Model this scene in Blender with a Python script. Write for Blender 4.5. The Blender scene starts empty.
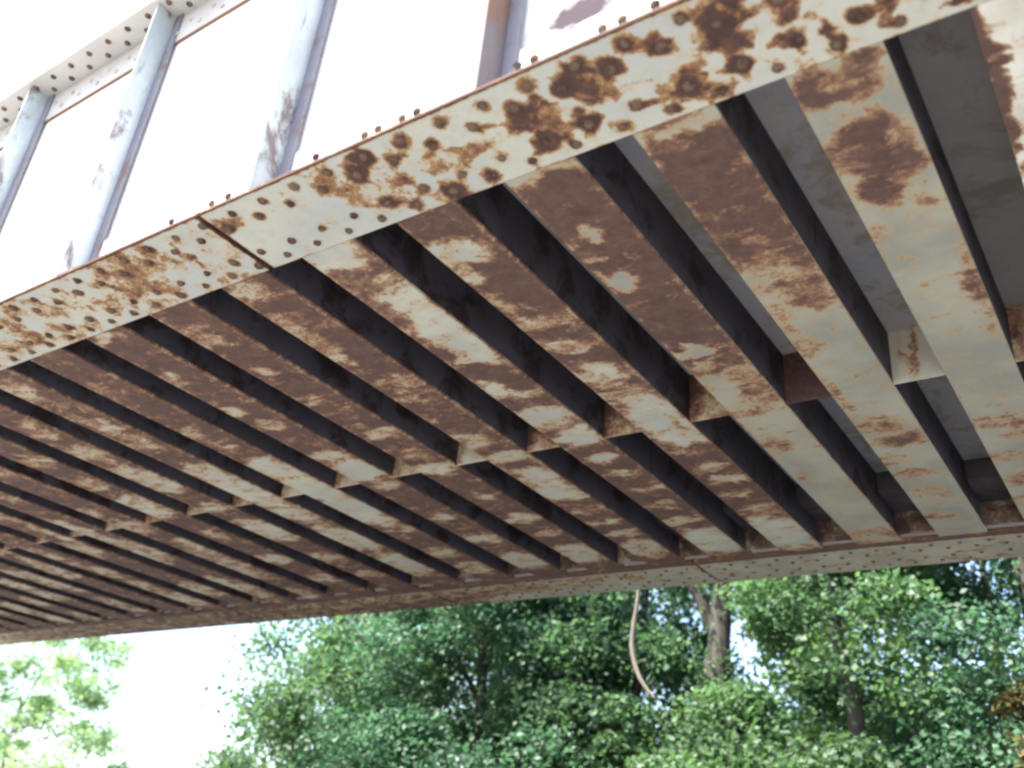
import bpy, bmesh, math, random
import numpy as np
from mathutils import Matrix, Vector, noise as mnoise
random.seed(7); rng = np.random.default_rng(7)
S = bpy.context.scene
COL = S.collection
H, EYE = 2.6, 1.6                 # clearance from the eye to the underside, eye height (m)
def P(x, y, z): return (x*H, y*H, EYE + z*H)

# ------------------------------------------------------------ helpers
class MB:
    """collects vertices and faces, links them as ONE mesh object"""
    def __init__(s): s.v = []; s.f = []; s.w = []
    def vert(s, p, w=0.0): s.v.append(p); s.w.append(w); return len(s.v)-1
    def box(s, x0, x1, y0, y1, z0, z1, w=0.0):
        i = len(s.v)
        for z in (z0, z1):
            for (x, y) in ((x0,y0),(x1,y0),(x1,y1),(x0,y1)): s.vert(P(x,y,z), w)
        for q in ((3,2,1,0),(4,5,6,7),(0,1,5,4),(1,2,6,5),(2,3,7,6),(3,0,4,7)): s.f.append(tuple(i+k for k in q))
        return s
    def slab(s, xs, ys, z0, z1, wf):
        """plate with a fine grid on its underside that carries the wear value"""
        n, m = len(xs), len(ys); i = len(s.v)
        for y in ys:
            for x in xs: s.vert(P(x,y,z0), wf(x,y))
        for b in range(m-1):
            for a in range(n-1):
                k = i+b*n+a; s.f.append((k, k+n, k+n+1, k+1))
        j = len(s.v)
        for (x,y) in ((xs[0],ys[0]),(xs[-1],ys[0]),(xs[-1],ys[-1]),(xs[0],ys[-1])): s.vert(P(x,y,z1), wf(x,y))
        s.f.append((j,j+1,j+2,j+3))
        s.f.append(tuple([i+a for a in range(n)]+[j+1,j]))
        s.f.append(tuple([i+(m-1)*n+a for a in range(n-1,-1,-1)]+[j+3,j+2]))
        s.f.append(tuple([i+b*n for b in range(m-1,-1,-1)]+[j,j+3]))
        s.f.append(tuple([i+b*n+n-1 for b in range(m)]+[j+2,j+1]))
        return s
    def build(s, name, mat, parent=None, smooth=False, origin=None):
        v = np.array(s.v, float)
        if origin is None:
            origin = (v.min(0)+v.max(0))/2
        origin = np.array(origin, float)
        me = bpy.data.meshes.new(name)
        me.from_pydata((v-origin).tolist(), [], s.f)
        a = me.attributes.new('wear', 'FLOAT', 'POINT'); a.data.foreach_set('value', np.array(s.w, np.float32))
        me.materials.append(mat)
        if smooth: me.polygons.foreach_set('use_smooth', [True]*len(me.polygons))
        me.update()
        o = bpy.data.objects.new(name, me); COL.objects.link(o)
        return attach(o, origin, parent)
WO = {}
def attach(o, world, parent):
    w = Vector([float(c) for c in world])
    if parent is not None:
        o.parent = parent; o.location = w - WO[parent.name]
    else: o.location = w
    WO[o.name] = w
    return o
def empty(name, world, label, cat, group=None):
    o = bpy.data.objects.new(name, None); COL.objects.link(o); o.empty_display_size = .3
    attach(o, world, None); tag(o, label, cat, group); return o
def tag(o, label=None, cat=None, group=None, kind=None):
    for k, v in (('label', label), ('category', cat), ('group', group), ('kind', kind)):
        if v: o[k] = v
    return o

# ------------------------------------------------------------ materials
def newmat(name):
    m = bpy.data.materials.new(name); m.use_nodes = True
    nt = m.node_tree; nt.nodes.clear()
    out = nt.nodes.new('ShaderNodeOutputMaterial')
    b = nt.nodes.new('ShaderNodeBsdfPrincipled'); nt.links.new(b.outputs[0], out.inputs[0])
    return m, nt, b, out
def N(nt, t, **kw):
    n = nt.nodes.new(t)
    for k, v in kw.items():
        if k.startswith('i_'): n.inputs[k[2:].replace('_', ' ')].default_value = v
        else: setattr(n, k, v)
    return n
def noise(nt, vec, scale, detail=4, rough=.55, dist=0.0):
    n = N(nt, 'ShaderNodeTexNoise', i_Scale=scale, i_Detail=detail, i_Roughness=rough, i_Distortion=dist)
    nt.links.new(vec, n.inputs['Vector']); return n.outputs['Fac']
def math_(nt, op, a, b=None, c=None, clamp=False):
    n = N(nt, 'ShaderNodeMath', operation=op, use_clamp=clamp)
    for i, x in enumerate((a, b, c)):
        if x is None: continue
        if isinstance(x, (int, float)): n.inputs[i].default_value = x
        else: nt.links.new(x, n.inputs[i])
    return n.outputs[0]
def ramp(nt, fac, stops, interp='LINEAR'):
    r = N(nt, 'ShaderNodeValToRGB'); r.color_ramp.interpolation = interp
    el = r.color_ramp.elements
    while len(el) > 1: el.remove(el[-1])
    el[0].position = stops[0][0]; el[0].color = (*stops[0][1], 1)
    for p, c in stops[1:]:
        e = el.new(p); e.color = (*c, 1)
    nt.links.new(fac, r.inputs[0]); return r.outputs[0]
def mix(nt, f, a, b, mode='MIX'):
    n = N(nt, 'ShaderNodeMix', data_type='RGBA', blend_type=mode)
    if isinstance(f, (int, float)): n.inputs[0].default_value = f
    else: nt.links.new(f, n.inputs[0])
    for i, x in ((6, a), (7, b)):
        if isinstance(x, tuple): n.inputs[i].default_value = (*x, 1)
        else: nt.links.new(x, n.inputs[i])
    return n.outputs[2]
def pos(nt, rot=0.0, scale=(1,1,1)):
    g = N(nt, 'ShaderNodeNewGeometry'); m = N(nt, 'ShaderNodeMapping')
    m.inputs['Rotation'].default_value = (0,0,rot); m.inputs['Scale'].default_value = scale
    nt.links.new(g.outputs['Position'], m.inputs[0]); return m.outputs[0]

def rusty(name, paint=(.52,.51,.43), paint2=(.41,.42,.39), brown=(.150,.086,.070), brown2=(.078,.044,.038),
          tan=(.56,.385,.235), orange=(.31,.155,.09), amp=.62, bias=0.0, streak=True, spec=.35, scale=1.0, wide=.15, stain=(.42,.33,.20), bloom=(.25,.150,.105)):
    m, nt, b, out = newmat(name)
    p = pos(nt)
    ps = pos(nt, rot=math.radians(-18), scale=(1, 1.7, 1)) if streak else p
    at = N(nt, 'ShaderNodeAttribute', attribute_name='wear').outputs['Fac']
    n1 = noise(nt, ps, 6.5*scale, 6, .62, .4)
    n2 = noise(nt, p, 38*scale, 5, .7)
    n3 = noise(nt, p, 140, 3, .6)
    t = math_(nt, 'MULTIPLY_ADD', math_(nt, 'SUBTRACT', n1, .5), amp*1.9, at)
    t = math_(nt, 'MULTIPLY_ADD', math_(nt, 'SUBTRACT', n2, .5), amp*1.25, t)
    t = math_(nt, 'MULTIPLY_ADD', math_(nt, 'SUBTRACT', n3, .5), amp*.55, t)
    t = math_(nt, 'ADD', t, bias, clamp=True)
    # paint, dulled in slow clouds, faintly stained
    pc = mix(nt, ramp(nt, noise(nt, p, 2.3, 4, .6), [(.38,(0,0,0)),(.62,(1,1,1))]), paint, paint2)
    pc = mix(nt, ramp(nt, noise(nt, p, 22, 4, .7), [(.52,(0,0,0)),(.75,(.35,.35,.35))]), pc, (.40,.33,.20))
    # soft tan bleeding ahead of the flaking edge, then dusty bloom on the bare rust
    soft = math_(nt, 'MULTIPLY_ADD', math_(nt, 'SUBTRACT', n1, .5), amp*1.9, at)
    soft = math_(nt, 'MULTIPLY_ADD', math_(nt, 'SUBTRACT', noise(nt, ps, 17*scale, 5, .65), .5), amp*.8, soft)
    pc = mix(nt, ramp(nt, soft, [(.22,(0,0,0)),(.40,(.42,.42,.42)),(.52,(.85,.85,.85))]), pc, stain)
    bc = mix(nt, ramp(nt, noise(nt, p, 13, 8, .82), [(.34,(0,0,0)),(.66,(1,1,1))]), brown2, brown)
    bc = mix(nt, ramp(nt, soft, [(.50,(.75,.75,.75)),(.70,(0,0,0))]), bc, bloom)
    bc = mix(nt, ramp(nt, noise(nt, ps, 9, 6, .7), [(.55,(0,0,0)),(.70,(.6,.6,.6))]), bc, (.22,.105,.06))
    f = lambda lo, hi: ramp(nt, t, [(lo,(0,0,0)),(hi,(1,1,1))])
    c = mix(nt, f(.34,.48), pc, tan)
    c = mix(nt, f(.43,.43+wide), c, orange)
    c = mix(nt, f(.50,.50+wide*1.25), c, bc)
    nt.links.new(c, b.inputs['Base Color'])
    r = math_(nt, 'MULTIPLY_ADD', f(.42,.55), .32, .52)
    nt.links.new(r, b.inputs['Roughness']); b.inputs['Specular IOR Level'].default_value = spec
    bp = N(nt, 'ShaderNodeBump', i_Strength=.8, i_Distance=.007)
    h = math_(nt, 'MULTIPLY_ADD', n2, math_(nt, 'MULTIPLY_ADD', f(.42,.55), .9, .12), math_(nt, 'MULTIPLY', f(.44,.52), .45))
    nt.links.new(h, bp.inputs['Height']); nt.links.new(bp.outputs[0], b.inputs['Normal'])
    return m
M_rib   = rusty('weathered_cream_steel')
M_rib_w = rusty('rough_pale_steel', paint=(.74,.73,.68), paint2=(.56,.53,.45), stain=(.62,.55,.42))
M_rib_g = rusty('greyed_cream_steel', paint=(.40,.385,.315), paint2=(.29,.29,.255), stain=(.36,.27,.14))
M_flange= rusty('riveted_cream_steel', paint=(.53,.53,.47), paint2=(.46,.475,.46), tan=(.56,.345,.165), orange=(.31,.135,.06), brown=(.120,.064,.052), brown2=(.052,.029,.027), stain=(.52,.38,.21), amp=.74, streak=False, wide=.19, scale=1.35)
M_far   = rusty('far_flange_steel', paint=(.45,.43,.37), paint2=(.34,.32,.28), tan=(.42,.30,.16), amp=.7)
def plain(name, c1, c2, stain, smin=.55, rough=.6, sc=3.0, fine=30, spec=.3, stretch=(1,1,1)):
    m, nt, b, out = newmat(name); p = pos(nt, scale=stretch)
    c = mix(nt, ramp(nt, noise(nt, p, sc, 5, .6), [(.35,(0,0,0)),(.65,(1,1,1))]), c1, c2)
    c = mix(nt, ramp(nt, noise(nt, p, sc*1.7, 6, .7, .5), [(smin,(0,0,0)),(smin+.09,(.9,.9,.9))]), c, stain)
    c = mix(nt, math_(nt, 'MULTIPLY', noise(nt, p, fine, 4, .7), .35), c, stain)
    nt.links.new(c, b.inputs['Base Color']); b.inputs['Roughness'].default_value = rough
    b.inputs['Specular IOR Level'].default_value = spec
    bp = N(nt, 'ShaderNodeBump', i_Strength=.3, i_Distance=.003)
    nt.links.new(noise(nt, p, fine*1.5, 4, .7), bp.inputs['Height']); nt.links.new(bp.outputs[0], b.inputs['Normal'])
    return m
M_wall  = plain('dark_wall_steel', (.040,.040,.056), (.066,.064,.086), (.018,.009,.009), .50, .65, 2.4)  # very dark blue-grey base with near-black brown patches
M_roof  = plain('blue_grey_slot_paint', (.31,.32,.38), (.36,.34,.34), (.24,.205,.17), .50, .6, 2.0)
M_roof_b= plain('brown_stained_slot_paint', (.22,.205,.20), (.25,.245,.255), (.165,.135,.115), .52, .7, 1.6)
M_web   = plain('white_web_paint', (.80,.80,.77), (.76,.76,.74), (.60,.52,.42), .70, .85, 1.2, spec=.08)
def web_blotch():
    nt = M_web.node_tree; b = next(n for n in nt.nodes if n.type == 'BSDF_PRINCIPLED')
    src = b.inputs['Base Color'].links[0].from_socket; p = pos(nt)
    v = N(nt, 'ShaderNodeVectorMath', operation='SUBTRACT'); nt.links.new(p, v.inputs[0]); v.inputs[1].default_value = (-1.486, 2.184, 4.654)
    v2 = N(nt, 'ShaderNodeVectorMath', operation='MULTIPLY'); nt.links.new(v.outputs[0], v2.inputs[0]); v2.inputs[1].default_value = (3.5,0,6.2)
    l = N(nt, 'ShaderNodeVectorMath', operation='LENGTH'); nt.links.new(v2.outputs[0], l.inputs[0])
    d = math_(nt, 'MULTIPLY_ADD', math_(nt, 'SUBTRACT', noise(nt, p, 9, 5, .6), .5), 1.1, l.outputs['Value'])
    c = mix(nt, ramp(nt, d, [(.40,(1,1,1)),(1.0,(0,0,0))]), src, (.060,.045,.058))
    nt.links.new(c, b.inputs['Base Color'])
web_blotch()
M_stiff = plain('stiffener_paint', (.42,.48,.50), (.62,.69,.72), (.17,.13,.13), .53, .8, 2.2, spec=.12, stretch=(1,1,.5))
M_leg   = plain('stiffener_leg_shade', (.20,.21,.26), (.25,.26,.31), (.20,.13,.11), .56, .8, 2.5, spec=.1)  # blue-grey darkened so the leg carries the stiffener's shadow in its colour
M_leg2  = plain('brown_streaked_stiffener_shade', (.17,.165,.20), (.22,.19,.19), (.20,.12,.09), .48, .8, 2.6, spec=.1, stretch=(1,1,.4))  # shade painted into the dark purple-grey base; brown streaks are rust
M_topfl = plain('top_flange_paint', (.55,.55,.54), (.47,.47,.47), (.42,.32,.24), .62, .8, 2.5, spec=.1)
M_edge  = plain('rusty_plate_edge', (.16,.10,.08), (.20,.11,.07), (.40,.22,.10), .6, .8, 5)
M_lip   = plain('dark_rust_lip', (.035,.029,.028), (.05,.035,.03), (.22,.075,.02), .60, .9, 1.2, spec=.05)
M_riv   = plain('rusted_rivet', (.13,.085,.067), (.20,.14,.10), (.06,.036,.03), .50, .9, 9, 60, spec=.15)
M_rivl  = plain('pale_rivet', (.55,.48,.40), (.45,.38,.30), (.25,.17,.12), .55, .7, 9, 60)
M_conc  = plain('deck_concrete', (.26,.25,.23), (.32,.31,.28), (.16,.15,.13), .6, .9, 3)
def diaph_mat():
    return rusty('diaphragm_steel', paint=(.56,.54,.44), paint2=(.42,.41,.37), brown=(.11,.055,.050), brown2=(.05,.028,.026), amp=.55, streak=False)
M_dia = diaph_mat()
M_dia2 = rusty('end_angle_steel', paint=(.30,.27,.25), paint2=(.22,.20,.19), brown=(.07,.04,.035), brown2=(.04,.025,.022), tan=(.22,.16,.12), orange=(.12,.07,.05), amp=.8, streak=False)
M_clos = plain('dark_closure_steel', (.05,.045,.055), (.09,.08,.085), (.03,.018,.016), .55, .7, 4)  # dark grey steel, blotched darker brown

# ------------------------------------------------------------ the bridge (all numbers below are in eye-to-underside units)
x0, pitch, gap = -2.2735, 0.23313, 0.10421
Yn, Ym, Yf = 0.9475, 1.8737, 2.8524
YB = Yf + .238                            # outer edge of the far flange
ZR = 1.003                                # underside of the troughs
ZT = 1.130                                # roof of the slots
K0, K1 = -22, 15
XL, XR = x0 + K0*pitch, x0 + K1*pitch
bridge = empty('steel_bridge', P((-1.2), (Yn+Yf)/2, 1.0), 'rusty riveted steel girder bridge with peeling cream paint seen from underneath', 'bridge')

def blobs(base, lst):
    def f(x, y, sx=1.0):
        w = base
        q = Vector((x*sx*30, y*30, base*7)); q2 = q*2.7
        wx = (mnoise.noise(q)*.012 + mnoise.noise(q2)*.006)/sx; wy = mnoise.noise(q+Vector((9,3,5)))*.016 + mnoise.noise(q2+Vector((4,8,1)))*.008
        x += wx*1.6; y += wy*1.6
        for (cx, cy, rx, ry, val) in lst:
            d = math.hypot((x-cx)/rx, (y-cy)/ry)
            s = min(1, max(0, (1.65-d)/1.05)); s = s*s*(3-2*s)
            w = w*(1-s) + val*s
        return w
    return f
# wear of the trough undersides: (across 0..1, y, half width, half length, 0 cream .. 1 rust)
WEAR = {
 9: (.12, [(.04,.99,.085,.10,.98),(.03,1.10,.08,.10,.98),(.03,1.19,.06,.06,.95),(.05,1.30,.06,.02,.7),(.06,1.36,.06,.02,.7),(.6,1.35,.3,.05,.5),(.2,1.62,.25,.06,.5),(.5,2.3,.7,.05,.45),(.3,2.0,.5,.03,.5),(.5,2.55,.6,.03,.5)]),
 8: (.10, [(.20,.985,.22,.035,.86),(.70,.985,.24,.040,.88),(.45,1.01,.15,.02,.7),(.50,1.10,.30,.040,.86),(.20,1.14,.20,.03,.62),(.60,1.18,.32,.045,.9),(.35,1.235,.25,.035,.88),
            (.72,1.20,.12,.05,.66),(.12,1.35,.15,.03,.42),(.80,1.30,.1,.02,.45),(1.0,1.55,.22,.10,.74),(.95,1.68,.12,.05,.6),(.3,1.45,.1,.02,.42),(.35,2.14,.5,.035,.52),(.75,2.22,.4,.03,.50),(.3,2.34,.4,.03,.46),(.55,2.50,.5,.035,.52),(.35,2.62,.35,.03,.48),(.6,2.72,.5,.02,.4)]),
 7: (.12, [(.5,1.13,.9,.17,.93),(.75,1.30,.5,.13,.80),(.1,1.27,.3,.08,.9),(.35,.965,.7,.012,.3),(.35,1.40,.35,.06,.44),(.7,1.46,.3,.06,.62),(.1,1.54,.15,.06,.5),(.2,1.66,.2,.04,.46),
            (.35,2.06,.35,.045,.52),(.55,2.15,.45,.04,.60),(.15,2.26,.35,.03,.5),(.35,2.36,.4,.03,.5),(.45,2.50,.4,.03,.44),(.3,2.68,.3,.03,.5),(.1,1.86,.1,.1,.45)]),
 6: (.92, [(.4,.955,.8,.018,.34),(.38,1.13,.14,.028,.30),(.22,1.20,.12,.015,.40),(.22,1.285,.24,.028,.06),(.06,1.25,.05,.03,.42),(.35,1.575,.36,.020,.12),(.30,1.645,.3,.02,.52),(.25,1.72,.40,.035,.40),
            (.20,1.80,.34,.06,.12),(.80,1.72,.25,.06,.56),(.75,1.84,.35,.05,.5),(.55,1.98,.7,.09,.14),(.45,2.25,.75,.2,.10),(.45,2.6,.75,.24,.12),(.22,2.06,.24,.06,.52),(.2,2.28,.16,.03,.46),(.5,2.75,.5,.03,.46)]),
 5: (.92, [(.45,1.07,.40,.035,.30),(.12,1.15,.12,.04,.45),(.15,1.27,.12,.05,.42),(.5,1.345,.55,.022,.52),(.25,1.44,.28,.022,.34),(.6,1.46,.3,.02,.5),(.45,1.58,.40,.06,.36),(.3,1.68,.4,.03,.55),
            (.55,1.80,.46,.09,.10),(.65,1.92,.45,.07,.12),(.75,1.86,.1,.05,.5),(.6,2.02,.5,.03,.70),(.5,2.14,.35,.03,.48),(.55,2.23,.35,.028,.26),(.4,2.34,.4,.022,.44),(.45,2.46,.5,.03,.5),(.5,2.68,.7,.14,.12)]),
 4: (.90, [(.35,.975,.6,.045,.08),(.30,1.055,.45,.035,.62),(.75,1.08,.25,.05,.60),(.65,1.14,.45,.05,.28),(.55,1.24,.5,.09,.10),(.7,1.35,.35,.07,.14),(.10,1.20,.25,.05,.75),(.3,1.40,.14,.018,.30),
            (.25,1.545,.25,.035,.20),(.6,1.60,.3,.03,.62),(.45,1.71,.45,.045,.14),(.35,1.77,.4,.02,.55),(.6,1.84,.42,.05,.10),(.5,1.98,.3,.03,.24),(.45,2.09,.4,.02,.42),(.6,2.22,.4,.02,.5),(.45,2.34,.45,.03,.5),(.5,2.48,.6,.03,.38),(.5,2.68,.7,.11,.16)]),
 3: (.92, [(.3,.985,.4,.035,.46),(.1,1.12,.12,.05,.46),(.15,1.22,.22,.06,.44),(.2,1.28,.1,.02,.30),(.55,1.42,.42,.035,.34),(.3,1.50,.25,.02,.45),(.2,1.60,.2,.02,.48),(.3,1.76,.35,.04,.46),(.5,1.88,.45,.035,.36),
            (.55,2.02,.5,.05,.20),(.5,2.14,.55,.07,.14),(.5,2.30,.5,.03,.5),(.5,2.42,.5,.02,.3),(.5,2.52,.5,.02,.5),(.5,2.68,.6,.08,.34)]),
 2: (.92, [(.3,1.08,.3,.04,.56),(.35,1.25,.14,.03,.46),(.3,1.40,.22,.028,.36),(.55,1.63,.32,.028,.26),(.5,1.77,.4,.03,.5),(.45,1.87,.45,.035,.28),(.5,2.10,.2,.03,.5),(.5,2.30,.45,.04,.40),(.5,2.45,.45,.03,.46),(.5,2.66,.6,.09,.20)]),
 1: (.90, [(.4,.97,.3,.012,.3),(.25,1.18,.2,.03,.5),(.2,1.37,.22,.025,.28),(.5,1.46,.3,.03,.5),(.45,1.68,.45,.03,.38),(.5,1.80,.55,.07,.14),(.6,1.92,.4,.03,.4),(.5,2.20,.3,.03,.4),(.5,2.42,.5,.04,.3),(.5,2.66,.6,.08,.30)]),
 0: (.90, [(.3,1.12,.15,.025,.46),(.2,1.42,.3,.04,.42),(.35,1.50,.25,.025,.34),(.5,1.68,.5,.06,.18),(.5,1.84,.6,.11,.08),(.5,2.06,.6,.12,.12),(.6,2.24,.4,.04,.5),(.5,2.50,.5,.04,.36),(.5,2.68,.5,.06,.4)]),
-1: (.88, [(.2,1.05,.4,.05,.42),(.4,1.28,.3,.05,.40),(.45,1.40,.35,.04,.30),(.5,1.62,.5,.05,.36),(.5,1.80,.6,.12,.10),(.5,2.0,.6,.07,.3),(.5,2.25,.6,.11,.12),(.5,2.55,.6,.12,.14)]),
-2: (.88, [(.5,1.22,.3,.05,.35),(.5,1.38,.5,.05,.16),(.5,1.60,.5,.10,.14),(.5,1.85,.4,.04,.4),(.5,2.1,.6,.10,.14),(.5,2.4,.5,.05,.4),(.5,2.62,.4,.04,.36)]),
-3: (.88, [(.5,1.35,.4,.04,.38),(.5,1.55,.4,.05,.34),(.5,1.76,.5,.09,.16),(.5,2.05,.3,.05,.42),(.5,2.35,.5,.05,.3),(.5,2.6,.5,.05,.36)]),
}
def rib_wear(k):
    base, lst = WEAR.get(k, (None, None))
    if base is None:
        r = random.Random(k*13+5)
        if k > 9: base, lst = .14, [(r.random(), r.uniform(1,2.8), .35, .06, r.uniform(.45,.9)) for _ in range(10)]
        else: base, lst = .88, [(r.random(), r.uniform(1.2,2.8), r.uniform(.2,.7), r.uniform(.03,.12), r.uniform(.2,.5)) for _ in range(11)]
    f = blobs(base, lst)
    def g(fx, y):
        w = f(fx, y, .129)
        w = .5+(w-.5)*(.72 if k > 3 else .62)
        if k <= 3 and y < 1.62 and y > 1.0 and w < .6: w = .6+(w-.6)*.55
        if k < 0 and w < .5: w = .5+(w-.5)*(.75 if k > -3 else .5)
        if fx < .035 or fx > .965: w = w*.65 + .43*.35 if (y < 2.0 and k != 9) else w
        return w
    return g
for k in range(K0, K1):
    xa, xb = x0+k*pitch+gap, x0+(k+1)*pitch
    fx = [0,.03,.08]+[.08+.84*i/13 for i in range(1,13)]+[.92,.97,1]
    ys = np.linspace(Yn+.0004, Yf-.0006, 230 if -6 < k < 11 else 90)
    wf = rib_wear(k)
    mb = MB().slab([xa+(xb-xa)*a for a in fx], list(ys), ZR, ZR+.006, lambda x,y: wf((x-xa)/(xb-xa), y))
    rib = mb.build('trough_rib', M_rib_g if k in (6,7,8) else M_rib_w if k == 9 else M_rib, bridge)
    # side walls of the trough, one on each side of its underside plate
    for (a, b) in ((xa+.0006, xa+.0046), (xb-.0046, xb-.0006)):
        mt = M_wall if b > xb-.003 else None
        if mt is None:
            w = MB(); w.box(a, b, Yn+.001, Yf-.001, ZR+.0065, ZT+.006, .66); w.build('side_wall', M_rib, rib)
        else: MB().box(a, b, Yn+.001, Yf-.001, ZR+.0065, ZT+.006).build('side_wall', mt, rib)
DIA = {8:.30, 7:.95, 6:.55, 5:.50, 4:.55, 3:.30, 2:.38, 1:.34, 0:.38}
for k in range(K0, K1):
    xa, xb = x0+k*pitch, x0+k*pitch+gap
    MB().box(xa-.0004, xb+.0004, Yn+.001, Yf-.001, ZT, ZT+.005).build('slot_roof', M_roof_b if k >= 9 else M_roof, bridge)
    # cross plate at mid span: a cream or rusty plate flush with the undersides
    d = MB(); base = DIA.get(k, .46)
    nx, nz = 11, 9
    idx = {}
    for j in range(nz):
        for i in range(nx):
            fx_, fz = i/(nx-1), j/(nz-1)
            w = base
            w += .35*max(0, fz-.35)*(1 if k < 7 else .1) + (.45*max(0, .38-fx_)*(1 if k < 7 else 0))
            if k == 8: w = .12 + .55*math.exp(-((fx_-.47)/.10)**2)*(.4+.6*fz) + .3*math.exp(-((fx_-.2)/.12)**2)*fz
            idx[i,j] = d.vert(P(xa+.0006+(xb-xa-.0012)*fx_, Ym, ZR+.0005+(ZT-ZR-.001)*fz), w)
    for j in range(nz-1):
        for i in range(nx-1): d.f.append((idx[i,j], idx[i+1,j], idx[i+1,j+1], idx[i,j+1]))
    d.box(xa+.0006, xb-.0006, Ym+.0003, Ym+.006, ZR+.0005, ZT-.0005, base)
    d.build('cross_plate', M_dia, bridge)
    # end closure: short drop, ledge, then the flange angle
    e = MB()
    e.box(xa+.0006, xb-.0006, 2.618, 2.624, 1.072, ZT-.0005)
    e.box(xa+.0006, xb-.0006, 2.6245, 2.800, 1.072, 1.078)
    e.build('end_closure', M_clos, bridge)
    MB().box(xa+.0006, xb-.0006, 2.8005, 2.806, ZR+.002, 1.0775, .62).build('end_angle', M_dia2, bridge)
# unseen deck above the troughs, added to block light from above
MB().box(XL, XR, Yn-.08, Yf+.08, 1.142, 1.20).build('unseen_deck_slab', M_conc, bridge)

SEAMS = [-1.3165-1.1657*4, -1.3165-1.1657*3, -1.3165-1.1657*2, -1.3165-1.1657, -1.3165, 1.02]
def girder(yo, yi, yw, near, label):
    """plate girder: web, angles, flange plates, stiffeners"""
    s = 1 if near else -1                  # outward side is -y for the near girder
    ya, yb = min(yo,yi), max(yo,yi)
    yc = (yw + .006*s)
    g = MB().box(XL, XR, min(yw,yc), max(yw,yc), 1.0125, 1.8435).build('girder', M_web, bridge)
    tag(g, label)
    return g
gn = girder(.763, .9445, .840, True, 'near plate girder, its outer face white in full sun')
gf = girder(YB, Yf, 2.99, False, 'far plate girder along the trees')
# ---- near bottom flange wear, in the same units
px = [(-0.556, 0.811, 0.029, 0.031, 0.9), (-0.554, 0.851, 0.011, 0.011, 0.6), (-0.633, 0.84, 0.024, 0.02, 0.72), (-0.667, 0.851, 0.021, 0.014, 0.55), (-0.637, 0.875, 0.024, 0.031, 0.7), (-0.674, 0.836, 0.02, 0.015, 0.6), (-0.664, 0.902, 0.015, 0.013, 0.6), (-0.526, 0.853, 0.02, 0.02, 0.52), (-0.585, 0.889, 0.02, 0.021, 0.72), (-0.5, 0.81, 0.019, 0.019, 0.62), (-0.427, 0.811, 0.018, 0.02, 0.7), (-0.423, 0.901, 0.025, 0.027, 0.74), (-0.394, 0.869, 0.019, 0.016, 0.5), (-0.445, 0.876, 0.02, 0.017, 0.48), (-0.492, 0.9, 0.019, 0.015, 0.66), (-0.463, 0.905, 0.013, 0.012, 0.6), (-0.346, 0.819, 0.034, 0.031, 0.92), (-0.34, 0.86, 0.015, 0.017, 0.8), (-0.351, 0.895, 0.016, 0.018, 0.66), (-0.353, 0.779, 0.027, 0.015, 0.62), (-0.294, 0.821, 0.019, 0.012, 0.66), (-0.264, 0.838, 0.019, 0.016, 0.6), (-0.274, 0.891, 0.016, 0.017, 0.66), (-0.229, 0.885, 0.012, 0.021, 0.72), (-0.227, 0.918, 0.008, 0.015, 0.6), (-0.187, 0.891, 0.015, 0.016, 0.7), (-0.151, 0.906, 0.013, 0.016, 0.7), (-0.16, 0.883, 0.015, 0.01, 0.66), (-0.084, 0.927, 0.013, 0.007, 0.6), (-0.409, 0.903, 0.015, 0.018, 0.6), (-0.951, 0.801, 0.028, 0.022, 0.72), (-0.983, 0.82, 0.018, 0.013, 0.74), (-1.028, 0.831, 0.039, 0.028, 0.46), (-1.036, 0.803, 0.034, 0.023, 0.44), (-0.982, 0.855, 0.03, 0.024, 0.5), (-0.922, 0.858, 0.028, 0.02, 0.56), (-0.844, 0.845, 0.027, 0.015, 0.62), (-0.776, 0.86, 0.029, 0.015, 0.66), (-0.837, 0.862, 0.039, 0.015, 0.5), (-0.984, 0.883, 0.043, 0.016, 0.44), (-0.853, 0.923, 0.035, 0.021, 0.62), (-0.846, 0.955, 0.021, 0.015, 0.6), (-0.909, 0.81, 0.04, 0.014, 0.46), (-0.72, 0.835, 0.018, 0.01, 0.5), (-1.037, 0.769, 0.038, 0.014, 0.42), (-0.946, 0.918, 0.043, 0.012, 0.42), (-0.801, 0.979, 0.024, 0.012, 0.45), (-1.607, 0.842, 0.104, 0.053, 0.52), (-1.607, 0.784, 0.061, 0.031, 0.5), (-1.522, 0.815, 0.065, 0.032, 0.52), (-1.435, 0.833, 0.01, 0.036, 0.6), (-1.603, 0.926, 0.07, 0.021, 0.42), (-2.124, 0.885, 0.098, 0.034, 0.44), (-1.901, 0.825, 0.044, 0.036, 0.46), (-2.042, 0.85, 0.02, 0.084, 0.5), (-1.918, 0.909, 0.075, 0.022, 0.44), (-1.288, 0.804, 0.036, 0.021, 0.5), (-1.705, 0.876, 0.072, 0.026, 0.5), (-1.937, 0.973, 0.114, 0.024, 0.36)]
NFW = blobs(.13, [tuple(a) for a in px])
RIV = [(-.463-.0787*i, .787) for i in range(-8, 36)] + [(-.463-.0787*(i+.5), .8165) for i in range(-8, 36)] \
    + [(-.463-.0787*(i+.5), .8945) for i in range(-8, 36)] + [(-.463-.0787*i, .9235) for i in range(-8, 36)]
RIV = [(x,y) for x,y in RIV if min(abs(x-s_) for s_ in SEAMS) > .012]
RA = np.array(RIV)
halo_r = np.random.default_rng(3).uniform(.45,.95,len(RIV)); halo_s = np.random.default_rng(4).uniform(.013,.026,len(RIV))
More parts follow.
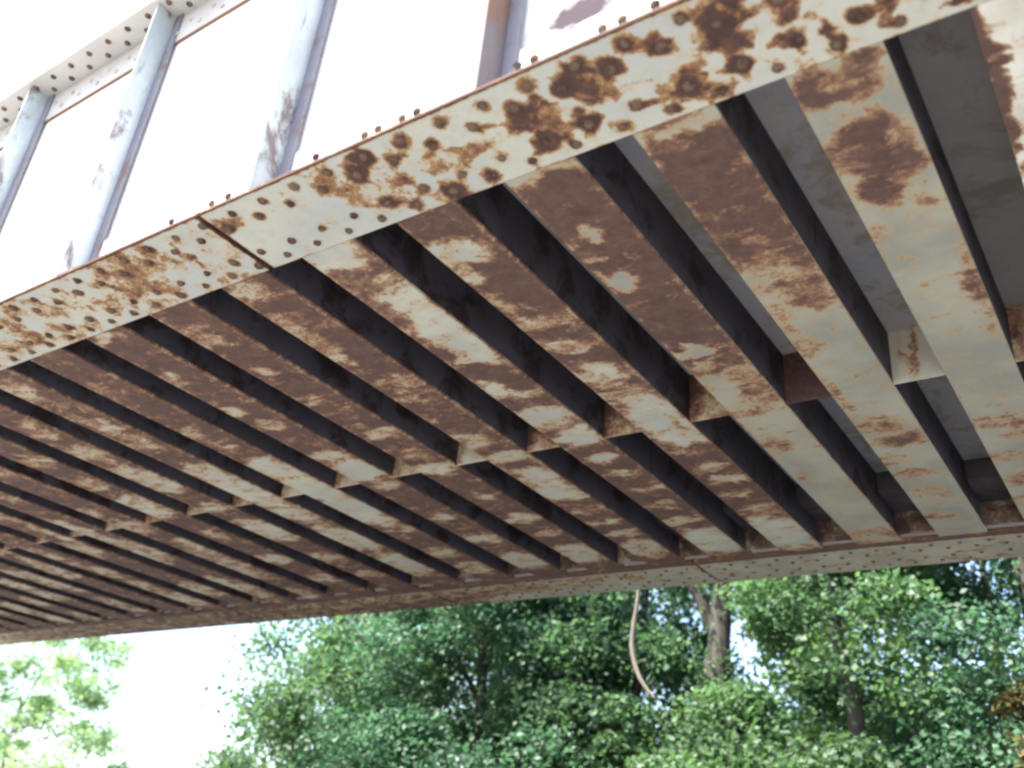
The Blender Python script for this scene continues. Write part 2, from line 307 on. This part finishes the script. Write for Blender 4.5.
def near_wear(x, y):
    w = NFW(x, y)
    if x < -1.32: w = max(w, .27+.08*math.sin(x*23)*math.sin(y*60+x*9))
    d = np.hypot(RA[:,0]-x, RA[:,1]-y)
    i = int(np.argmin(d))
    h = halo_r[i]*max(0, 1-(d[i]/(halo_s[i]*(1.0 if x > -1.0 else .62)))**2)
    w = max(w, w+h*.8)
    if min(abs(x-s_) for s_ in SEAMS) < .0085: w = max(w, .85)
    if y < .7655: w = max(w, .66)
    elif y > .9415: w = max(w, .36)
    return min(w, .97)
def flange_plates(parent, xs, ya, yb, z0, z1, wf, mat, fine, label=None):
    for a, b in zip(xs[:-1], xs[1:]):
        a2, b2 = a+.0060, b-.0060
        inview = b > -2.6 and fine
        nx = int((b2-a2)/(.0045 if inview else .015))+2
        ny = 42 if inview else 8
        MB().slab(list(np.linspace(a2,b2,nx)), list(np.linspace(ya,yb,ny)) if fine else [ya,ya+.012,ya+.024,ya+.032]+list(np.linspace(ya+.045,yb,7)), z0, z1, wf).build('flange_plate', mat, parent)
segs = [XL]+[s_ for s_ in SEAMS if XL < s_ < XR]+[XR]
flange_plates(gn, segs, .763, .9445, 1.0, 1.010, near_wear, M_flange, True)
MB().box(XL, XR, .7645, .943, 1.0102, 1.0122).build('flange_backing', M_lip, gn)
FARW = blobs(.30, [(-2.2,3.0,.5,.10,.55),(-2.75,3.05,.5,.06,.72),(-1.9,3.05,.4,.04,.2),(-1.2,3.0,.6,.1,.3),(-3.2,2.92,1.2,.05,.5),(-4.4,3.0,1.2,.2,.62)])
def far_wear(x, y):
    w = FARW(x, y)
    return max(w, .80) if y < Yf+.026 else w
flange_plates(gf, segs, Yf, YB, 1.0, 1.010, far_wear, M_far, False)
MB().box(XL, XR, Yf+.002, YB-.002, 1.0102, 1.0122).build('flange_backing', M_lip, gf)
# angles and top flanges
MB().box(XL, XR, .7600, .7628, .9988, 1.0020).build('flange_edge', M_lip, gn)
MB().box(XL, XR, .833, .8398, 1.0124, 1.145).build('flange_angle', M_web, gn)
MB().box(XL, XR, .833, .8398, 1.748, 1.8435).build('flange_angle', M_topfl, gn)
MB().box(XL, XR, .8335, .8395, 1.7462, 1.7478).build('angle_edge', M_edge, gn)
MB().box(XL, XR, .763, .947, 1.844, 1.854).build('top_flange', M_topfl, gn)
MB().box(XL, XR, YB-.19, YB-.004, 1.844, 1.854).build('top_flange', M_topfl, gf)
def stiffener(x, near, parent):
    g = MB()
    if near:
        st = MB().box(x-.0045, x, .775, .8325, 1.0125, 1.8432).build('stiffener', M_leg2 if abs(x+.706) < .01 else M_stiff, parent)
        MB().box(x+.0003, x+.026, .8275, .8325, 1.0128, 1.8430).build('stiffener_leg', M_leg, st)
    else:
        st = MB().box(x-.0045, x, 2.997, 3.05, 1.0125, 1.8432).build('stiffener', M_stiff, parent)
for x in (-.133,-.706,-1.203,-1.795,-2.365,-2.94,-3.52,-4.10,-4.68,-5.26,.44,1.0): stiffener(x, True, gn)
for i in range(12): stiffener(-.3-.58*i+.9, False, gf)
# bearings / lateral edge strip on the girder's outer angle: rivets
def rivet_mesh(mat, name):
    bm = bmesh.new()
    bmesh.ops.create_uvsphere(bm, u_segments=14, v_segments=10, radius=.021)
    for v in list(bm.verts):
        if v.co.z > .002: bm.verts.remove(v)
    for v in bm.verts: v.co.z *= .85
    me = bpy.data.meshes.new(name); bm.to_mesh(me); bm.free()
    me.polygons.foreach_set('use_smooth', [True]*len(me.polygons))
    me.materials.append(mat); return me
RM = rivet_mesh(M_riv, 'rivet')
def vis_rank(r): return -r[0]*.533+r[1]*.709+.462
inview = sorted([r for r in RIV if -2.35 < r[0] < -.03], key=vis_rank)
solo = inview[:100]; ss = set(solo)
rr = random.Random(9)
for (x, y) in solo:
    o = bpy.data.objects.new('rivet', RM); COL.objects.link(o)
    attach(o, P(x+rr.gauss(0,.0009), y+rr.gauss(0,.0009), 1.0), gn)
    s_ = rr.uniform(.85,1.12); o.scale = (s_, s_, rr.uniform(.8,1.1)); o.rotation_euler[2] = rr.uniform(0,6.28)
rest = MB()
bv = [tuple(v.co) for v in RM.vertices]; bf = [tuple(p.vertices) for p in RM.polygons]
def add_rivet(mb, x, y, z, axis='z', sc=1.0):
    i = len(mb.v); c = P(x,y,z)
    for (a,b,d) in bv:
        q = (a*sc, b*sc, d*sc) if axis == 'z' else (a*sc, d*sc, b*sc)
        if axis == 'y+': q = (a*sc, -d*sc, b*sc)
        mb.vert((c[0]+q[0], c[1]+q[1], c[2]+q[2]))
    for f in bf: mb.f.append(tuple(i+k for k in f))
for r in RIV:
    if r not in ss: add_rivet(rest, r[0], r[1], 1.0)
for i in range(-6, 40):
    x = -2.297+.0818*i*-1 if False else -1.888-.0818*(i-12)
for i in range(-12, 22):
    xt = -1.888*1.028-.0842*i
    add_rivet(rest, xt, .787, 1.844); add_rivet(rest, xt+.0421, .8165, 1.844)
for x in (-.433,-.484,-.516,-.631,-.662,-.857,-.888,-.940,-.970,-1.084,-1.313,-1.36,-1.48,-.35,-.27): add_rivet(rest, x*1.028, .833, 1.109, 'y')
pale = MB()
for i in range(-14, 22):
    xt = -1.98-.0842*i
    add_rivet(pale, xt, .833, 1.803, 'y', .8); add_rivet(pale, xt+.0421, .833, 1.776, 'y', .8)
for i in range(-6, 40):
    for (yy, o_) in ((2.905,0),(2.945,.5),(3.01,.5),(3.05,0)): add_rivet(rest, -1.36-.0787*(i-8+o_), yy, 1.0, 'z', .8)
tag(rest.build('rivet_rows', M_riv, bridge), kind='stuff')
tag(pale.build('pale_rivet_rows', M_rivl, bridge), 'small pale rivets', kind='stuff')
# flange lip bolts along the outer edge of the bottom plate are part of the rows above

# ------------------------------------------------------------ ground
m, nt, b, out = newmat('dry_gravel_and_grass'); p = pos(nt)
c = mix(nt, ramp(nt, noise(nt, p, .35, 6, .65), [(.42,(0,0,0)),(.58,(1,1,1))]), (.205,.203,.205), (.12,.128,.108))
c = mix(nt, math_(nt,'MULTIPLY', noise(nt, p, 9, 6, .8), .7), c, (.24,.235,.23))
nt.links.new(c, b.inputs['Base Color']); b.inputs['Roughness'].default_value = .95
bp = N(nt, 'ShaderNodeBump', i_Strength=.6, i_Distance=.03); nt.links.new(noise(nt, p, 18, 5, .7), bp.inputs['Height']); nt.links.new(bp.outputs[0], b.inputs['Normal'])
g = MB(); g.v = [(-600,-600,0),(600,-600,0),(600,600,0),(-600,600,0)]; g.w = [0]*4; g.f = [(0,1,2,3)]
tag(g.build('ground', m, origin=(0,0,0)), kind='structure')

# ------------------------------------------------------------ trees
def leafmat(name, dark, light, trans, pale):
    m, nt, b, out = newmat(name)
    at = N(nt, 'ShaderNodeAttribute', attribute_name='wear').outputs['Fac']
    c = ramp(nt, at, [(0, dark), (.55, light), (.9, light), (1, pale)])
    nt.links.new(c, b.inputs['Base Color']); b.inputs['Roughness'].default_value = .5; b.inputs['Specular IOR Level'].default_value = .4
    tr = N(nt, 'ShaderNodeBsdfTranslucent')
    nt.links.new(mix(nt, at, trans, tuple(min(1,t*1.5) for t in trans)), tr.inputs[0])
    mx = N(nt, 'ShaderNodeMixShader'); mx.inputs[0].default_value = .44
    nt.links.new(b.outputs[0], mx.inputs[1]); nt.links.new(tr.outputs[0], mx.inputs[2]); nt.links.new(mx.outputs[0], out.inputs[0])
    return m
L_deep  = leafmat('deep_green_leaves', (.052,.092,.056), (.094,.172,.098), (.10,.21,.07), (.11,.19,.08))
L_mid   = leafmat('mid_green_leaves', (.056,.098,.054), (.098,.174,.088), (.12,.24,.08), (.15,.22,.07))
L_blue  = leafmat('bluish_green_leaves', (.050,.094,.060), (.088,.168,.100), (.08,.20,.09), (.11,.19,.13))
L_light = leafmat('yellow_green_leaves', (.07,.12,.05), (.14,.21,.07), (.24,.36,.08), (.28,.34,.14))
L_pale  = leafmat('pale_sunlit_leaves', (.12,.20,.10), (.22,.33,.16), (.34,.50,.20), (.36,.42,.22))  # bleaching by overexposure is put into these lighter leaf colours
L_tan   = leafmat('browning_leaves', (.05,.06,.025), (.135,.10,.045), (.20,.15,.05), (.24,.17,.08))
M_bark  = plain('grey_brown_bark', (.065,.060,.054), (.105,.097,.088), (.03,.026,.022), .5, .95, 3, 25, .1, (3,3,.6))
M_dead  = plain('pale_dead_wood', (.25,.22,.19), (.19,.165,.14), (.07,.055,.045), .6, .9, 4, 30, .1, (3,3,.8))

def tube(pts, rads, seg=9, jitter=.0, seed=0):
    mb = MB(); r_ = random.Random(seed)
    pts = [Vector(p_) for p_ in pts]
    # refine with catmull-rom
    fine, fr = [], []
    for i in range(len(pts)-1):
        p0, p1, p2, p3 = pts[max(i-1,0)], pts[i], pts[i+1], pts[min(i+2,len(pts)-1)]
        for t in (0,.25,.5,.75):
            fine.append(.5*((2*p1)+(-p0+p2)*t+(2*p0-5*p1+4*p2-p3)*t*t+(-p0+3*p1-3*p2+p3)*t**3)); fr.append(rads[i]*(1-t)+rads[i+1]*t)
    fine.append(pts[-1]); fr.append(rads[-1])
    ring = []
    for i, (c, r) in enumerate(zip(fine, fr)):
        d = (fine[min(i+1,len(fine)-1)]-fine[max(i-1,0)]).normalized()
        u = d.orthogonal().normalized() if i == 0 else (u - d*u.dot(d)).normalized()
        v = d.cross(u); row = []
        for s_ in range(seg):
            a = 2*math.pi*s_/seg; rr_ = r*(1+r_.uniform(-1,1)*jitter)
            q = c+(u*math.cos(a)+v*math.sin(a))*rr_; row.append(mb.vert(tuple(q)))
        ring.append(row)
    for a, b_ in zip(ring[:-1], ring[1:]):
        for s_ in range(seg): mb.f.append((a[s_], a[(s_+1)%seg], b_[(s_+1)%seg], b_[s_]))
    mb.f.append(tuple(reversed(ring[0]))); mb.f.append(tuple(ring[-1]))
    return mb
def leaf_mesh(name, cen, size, tint, mat, parent, rg):
    """many small folded leaves, one mesh"""
    n = len(cen)
    nrm = rg.normal(0,1,(n,3)); nrm[:,2] = np.abs(nrm[:,2])*.9+.25; nrm /= np.linalg.norm(nrm,axis=1)[:,None]
    t = rg.normal(0,1,(n,3)); t -= nrm*np.sum(t*nrm,axis=1)[:,None]; t /= np.linalg.norm(t,axis=1)[:,None]
    bt = np.cross(nrm, t); L = size[:,None]; W = L*rg.uniform(.30,.48,n)[:,None]
    a = cen-t*L*.5; c2 = cen+t*L*.5; mid = cen-t*L*.06
    fold = nrm*W*rg.uniform(.05,.5,n)[:,None]
    l = mid+bt*W+fold; r = mid-bt*W+fold
    v = np.stack([a,l,c2,r],1).reshape(-1,3)
    o0 = v.mean(0); v = v-o0
    me = bpy.data.meshes.new(name)
    me.vertices.add(4*n); me.vertices.foreach_set('co', v.astype(np.float32).ravel())
    idx = np.arange(4*n).reshape(n,4)
    tri = np.concatenate([idx[:,[0,1,2]], idx[:,[0,2,3]]],1).reshape(-1)
    me.loops.add(6*n); me.loops.foreach_set('vertex_index', tri.astype(np.int32))
    me.polygons.add(2*n); me.polygons.foreach_set('loop_start', (np.arange(2*n)*3).astype(np.int32))
    me.update(calc_edges=True)
    at = me.attributes.new('wear','FLOAT','POINT'); at.data.foreach_set('value', np.repeat(tint,4).astype(np.float32))
    me.materials.append(mat)
    ob = bpy.data.objects.new(name, me); COL.objects.link(ob)
    return attach(ob, o0, parent)
def vines(T, pts, r, n, mat, seed):
    rg = np.random.default_rng(seed); P_ = np.array(pts); k = rg.integers(0, len(P_)-1, n); t = rg.random(n)
    c = P_[k]*(1-t[:,None])+P_[k+1]*t[:,None]; keep = np.sin(c[:,2]*3.1+1)+rg.normal(0,.5,n) > -.15
    c = c[keep]; a = rg.uniform(0,6.283,len(c)); rr_ = r*(1+np.abs(rg.normal(0,.35,len(c))))
    c = c+np.stack([np.cos(a)*rr_, np.sin(a)*rr_, rg.normal(0,.1,len(c))],1)
    leaf_mesh('vines', c, .07*rg.uniform(.6,1.3,len(c)), np.clip(rg.normal(.4,.2,len(c)),0,1), mat, T, rg)
def tree(label, x, y, zc, rx, rz, n, mat, seed, trunk=None, dens=2.6, tr=.16, leaf=.088, clumps=60, cr=.55, holes=(), group='trees beyond the bridge', name='leafy_tree', cat='tree', ry=None, extra=()):
    rg = np.random.default_rng(seed); r_ = random.Random(seed); ry = ry or rx
    n = int(n*dens); clumps = int(clumps*1.35)
    T = empty(name, (x,y,0), label, cat, group)
    top = zc+rz*.65
    if trunk is None: trunk = [(x,y,-.1),(x+r_.uniform(-.3,.3),y+r_.uniform(-.2,.2),zc*.45),(x+r_.uniform(-.5,.5),y,zc),(x+r_.uniform(-.6,.6),y,top)]
    tk = tube(trunk, [tr*(1-.75*i/(len(trunk)-1)) for i in range(len(trunk))], 10, .10, seed).build('trunk', M_bark, T, True)
    # clumps through the crown's volume
    d = rg.normal(0,1,(clumps,3)); d /= np.linalg.norm(d,axis=1)[:,None]
    rad = rg.uniform(.25,1,clumps)**.45
    C = np.stack([x+d[:,0]*rad*rx, y+d[:,1]*rad*ry, zc+d[:,2]*rad*rz],1)
    C = C[C[:,2] > .5]
    holes = [(hx*y/14, 1.6+(hz-1.6)*y/14, hr*y/14) for hx,hz,hr in holes]
    for (hx,hz,hr) in holes:
        C = C[np.hypot(C[:,0]-hx, C[:,2]-hz) > hr+cr*.35]
    # limbs out to some clumps
    for i in range(0, min(len(C), 36), 4):
        c_ = Vector(C[i]); f = min(.95, max(.18, (c_.z-1.0)/max(top,1))); k = f*(len(trunk)-1); j = min(int(k), len(trunk)-2)
        st = Vector(trunk[j]).lerp(Vector(trunk[j+1]), k-j); st.z = min(st.z, c_.z)
        mid = st.lerp(c_, .5)+Vector((r_.uniform(-.2,.2), r_.uniform(-.2,.2), .12))
        tube([st, mid, c_], [tr*.34, tr*.22, .012], 6, .08, i).build('limb', M_bark, T, True)
    w = rg.uniform(.5,1.5,len(C)); w /= w.sum()
    ci = rg.choice(len(C), n, p=w)
    scl = rg.uniform(.6,1.35,len(C))
    dd = rg.normal(0,1,(n,3)); dd /= np.linalg.norm(dd,axis=1)[:,None]
    rr_ = (rg.uniform(0,1,n)**.5)*(1+.25*rg.normal(0,1,n))
    L = C[ci]+dd*(rr_*cr*scl[ci])[:,None]*np.array([1.15,1.15,.72])
    L[:,2] -= .10*rr_**2
    ct = rg.uniform(-.28,.30,len(C))
    tint = np.clip(.42+ct[ci]+rg.normal(0,.17,n)+(rg.random(n)<.025)*.5, 0, 1)
    keep = L[:,2] > .15
    for (hx,hz,hr) in holes: keep &= (np.hypot(L[:,0]-hx, L[:,2]-hz) > hr*(.85+.4*rg.random(n)))
    L = L[keep]; tint = tint[keep]
    leaf_mesh('crown', L, leaf*rg.uniform(.6,1.35,len(L)), tint, mat, T, rg)
    for e in extra:
        tube(e[1], e[2], 8, .12, seed+3).build(e[0], e[3], T, True)
    return T
gapL = [(-5.50,4.82,.38),(-5.62,5.9,.28),(-6.75,5.95,.28),(-5.30,4.35,.28),(-5.70,5.35,.22),(-3.1,4.6,.14),(-2.5,4.75,.16)]
tree('broad mid green tree at the left end of the tree line, against white sky', -11.9, 14, 3.4, 3.35, 5.4, 34000, L_mid, 11, clumps=105, cr=.75)
tree('bluish green tree second from the left end of the tree line', -9.6, 12.6, 4.2, 2.3, 4.8, 30000, L_blue, 12, clumps=90, cr=.6)
tree('deep green tree with a pale dead branch hanging in front of it', -7.5, 13.8, 4.4, 2.0, 5.0, 26000, L_deep, 13, clumps=84, cr=.6, holes=gapL,
     extra=[('dead_branch', [(-5.304, 10.0, 5.205), (-5.316, 10.0, 4.761), (-5.375, 10.0, 4.182), (-5.257, 10.0, 3.801), (-5.048, 10.0, 3.554)], [.018,.022,.030,.026,.012], M_dead)])
TALL = [(-5.674, 13.0, 1.638), (-5.634, 13.0, 3.333), (-5.594, 13.0, 4.679), (-5.522, 13.0, 5.694), (-5.471, 13.0, 7.437)]
tt = tree('tall thick grey trunk with a vine-covered top beside the sky gap', -6.1, 14.5, 8.0, 1.7, 3.6, 7000, L_deep, 14, clumps=30, cr=.5, tr=.30, holes=gapL,
     trunk=TALL)
vines(tt, TALL, .24, 3600, L_deep, 31)
tree('mid green tree with a leaning dark trunk right of the sky gap', -3.9, 13.4, 4.4, 1.9, 4.9, 26000, L_mid, 15, clumps=88, cr=.6, holes=gapL,
     trunk=[(-3.3,12.7,-.1),(-3.55,12.6,3.4),(-3.75,12.6,4.8),(-3.95,12.8,6.2),(-4.0,12.8,8)], tr=.13)
tree('bluish green tree at the right of the tree line', -1.5, 13.6, 4.5, 2.0, 4.8, 24000, L_blue, 16, clumps=84, cr=.6)
tree('deep green tree at the far right of the tree line', 1.3, 13.0, 4.6, 2.1, 4.8, 12000, L_deep, 17, clumps=60, cr=.65)
tree('low browning shrub in front of the right end of the tree line', -1.25, 11.9, 3.0, .6, 1.2, 2300, L_tan, 18, clumps=18, cr=.30, tr=.05, name='shrub', cat='shrub', group=None)
tree('low green thicket bush below the sky gap', -5.6, 13.0, 2.2, 2.2, 2.0, 17000, L_mid, 19, clumps=56, cr=.5, tr=.06, name='bush', cat='bush', group=None)
tree('yellow green tree standing behind the left part of the tree line', -14.2, 19, 5.0, 4.2, 5.5, 20000, L_light, 20, clumps=90, cr=.8, dens=1.4, leaf=.13, holes=gapL)
tree('deep green tree standing behind the dead branch and the sky gap', -8.6, 19.5, 5.4, 3.2, 6.0, 20000, L_deep, 23, clumps=80, cr=.8, dens=1.4, leaf=.13, holes=gapL)
tree('yellow green tree standing behind the right part of the tree line', -2.9, 18.5, 5.4, 3.8, 6.0, 20000, L_light, 21, clumps=90, cr=.8, dens=1.4, leaf=.13, holes=gapL)
tree('sunlit yellow green tree standing apart at the left', -28.6, 16, 4.2, 3.4, 4.0, 9000, L_pale, 22, clumps=80, cr=.55, leaf=.13, tr=.06, dens=2.2)
# ------------------------------------------------------------ camera
M = [[0.8236627769977144, 0.5595062761446804, 0.09237075696954031], [0.19311229309775618, -0.42989516472798345, 0.8819851413703216], [-0.5331859638465173, 0.7086204021182374, 0.4621361851866264]]
cam = bpy.data.cameras.new('camera'); co = bpy.data.objects.new('camera', cam); COL.objects.link(co)
R_, U_, F_ = [Vector(r) for r in M]
mw = Matrix.Identity(4)
for i in range(3): mw[i][0] = R_[i]; mw[i][1] = U_[i]; mw[i][2] = -F_[i]
mw[0][3], mw[1][3], mw[2][3] = 0, 0, EYE
co.matrix_world = mw
cam.sensor_width = 36; cam.lens = 950.7265/1024*36; cam.clip_start = .05; cam.clip_end = 3000
cam.dof.use_dof = True; cam.dof.focus_distance = 5.5; cam.dof.aperture_fstop = 1.25
S.camera = co
S.cycles.filter_width = 2.5
# ------------------------------------------------------------ light
EL, AZ = math.radians(57), math.radians(32)     # sun behind the camera's left shoulder
sd = Vector((-math.sin(AZ)*math.cos(EL), -math.cos(AZ)*math.cos(EL), math.sin(EL)))
sl = bpy.data.lights.new('sun', 'SUN'); sl.energy = 4.2; sl.angle = math.radians(.5); sl.color = (1,.955,.88)
so = bpy.data.objects.new('sun', sl); COL.objects.link(so); so.rotation_euler = sd.to_track_quat('Z','Y').to_euler()
W = bpy.data.worlds.new('World'); S.world = W; W.use_nodes = True
nt = W.node_tree; bg = nt.nodes['Background']
sk = nt.nodes.new('ShaderNodeTexSky'); sk.sky_type = 'NISHITA'; sk.sun_disc = False
sk.sun_elevation = EL; sk.sun_rotation = math.atan2(sd.x, sd.y); sk.dust_density = 3.0; sk.air_density = 1.0; sk.altitude = 50
nt.links.new(sk.outputs[0], bg.inputs[0]); bg.inputs[1].default_value = .14
vs = S.view_settings; vs.view_transform = 'Standard'; vs.look = 'None'; vs.gamma = 1; vs.exposure = 2.2
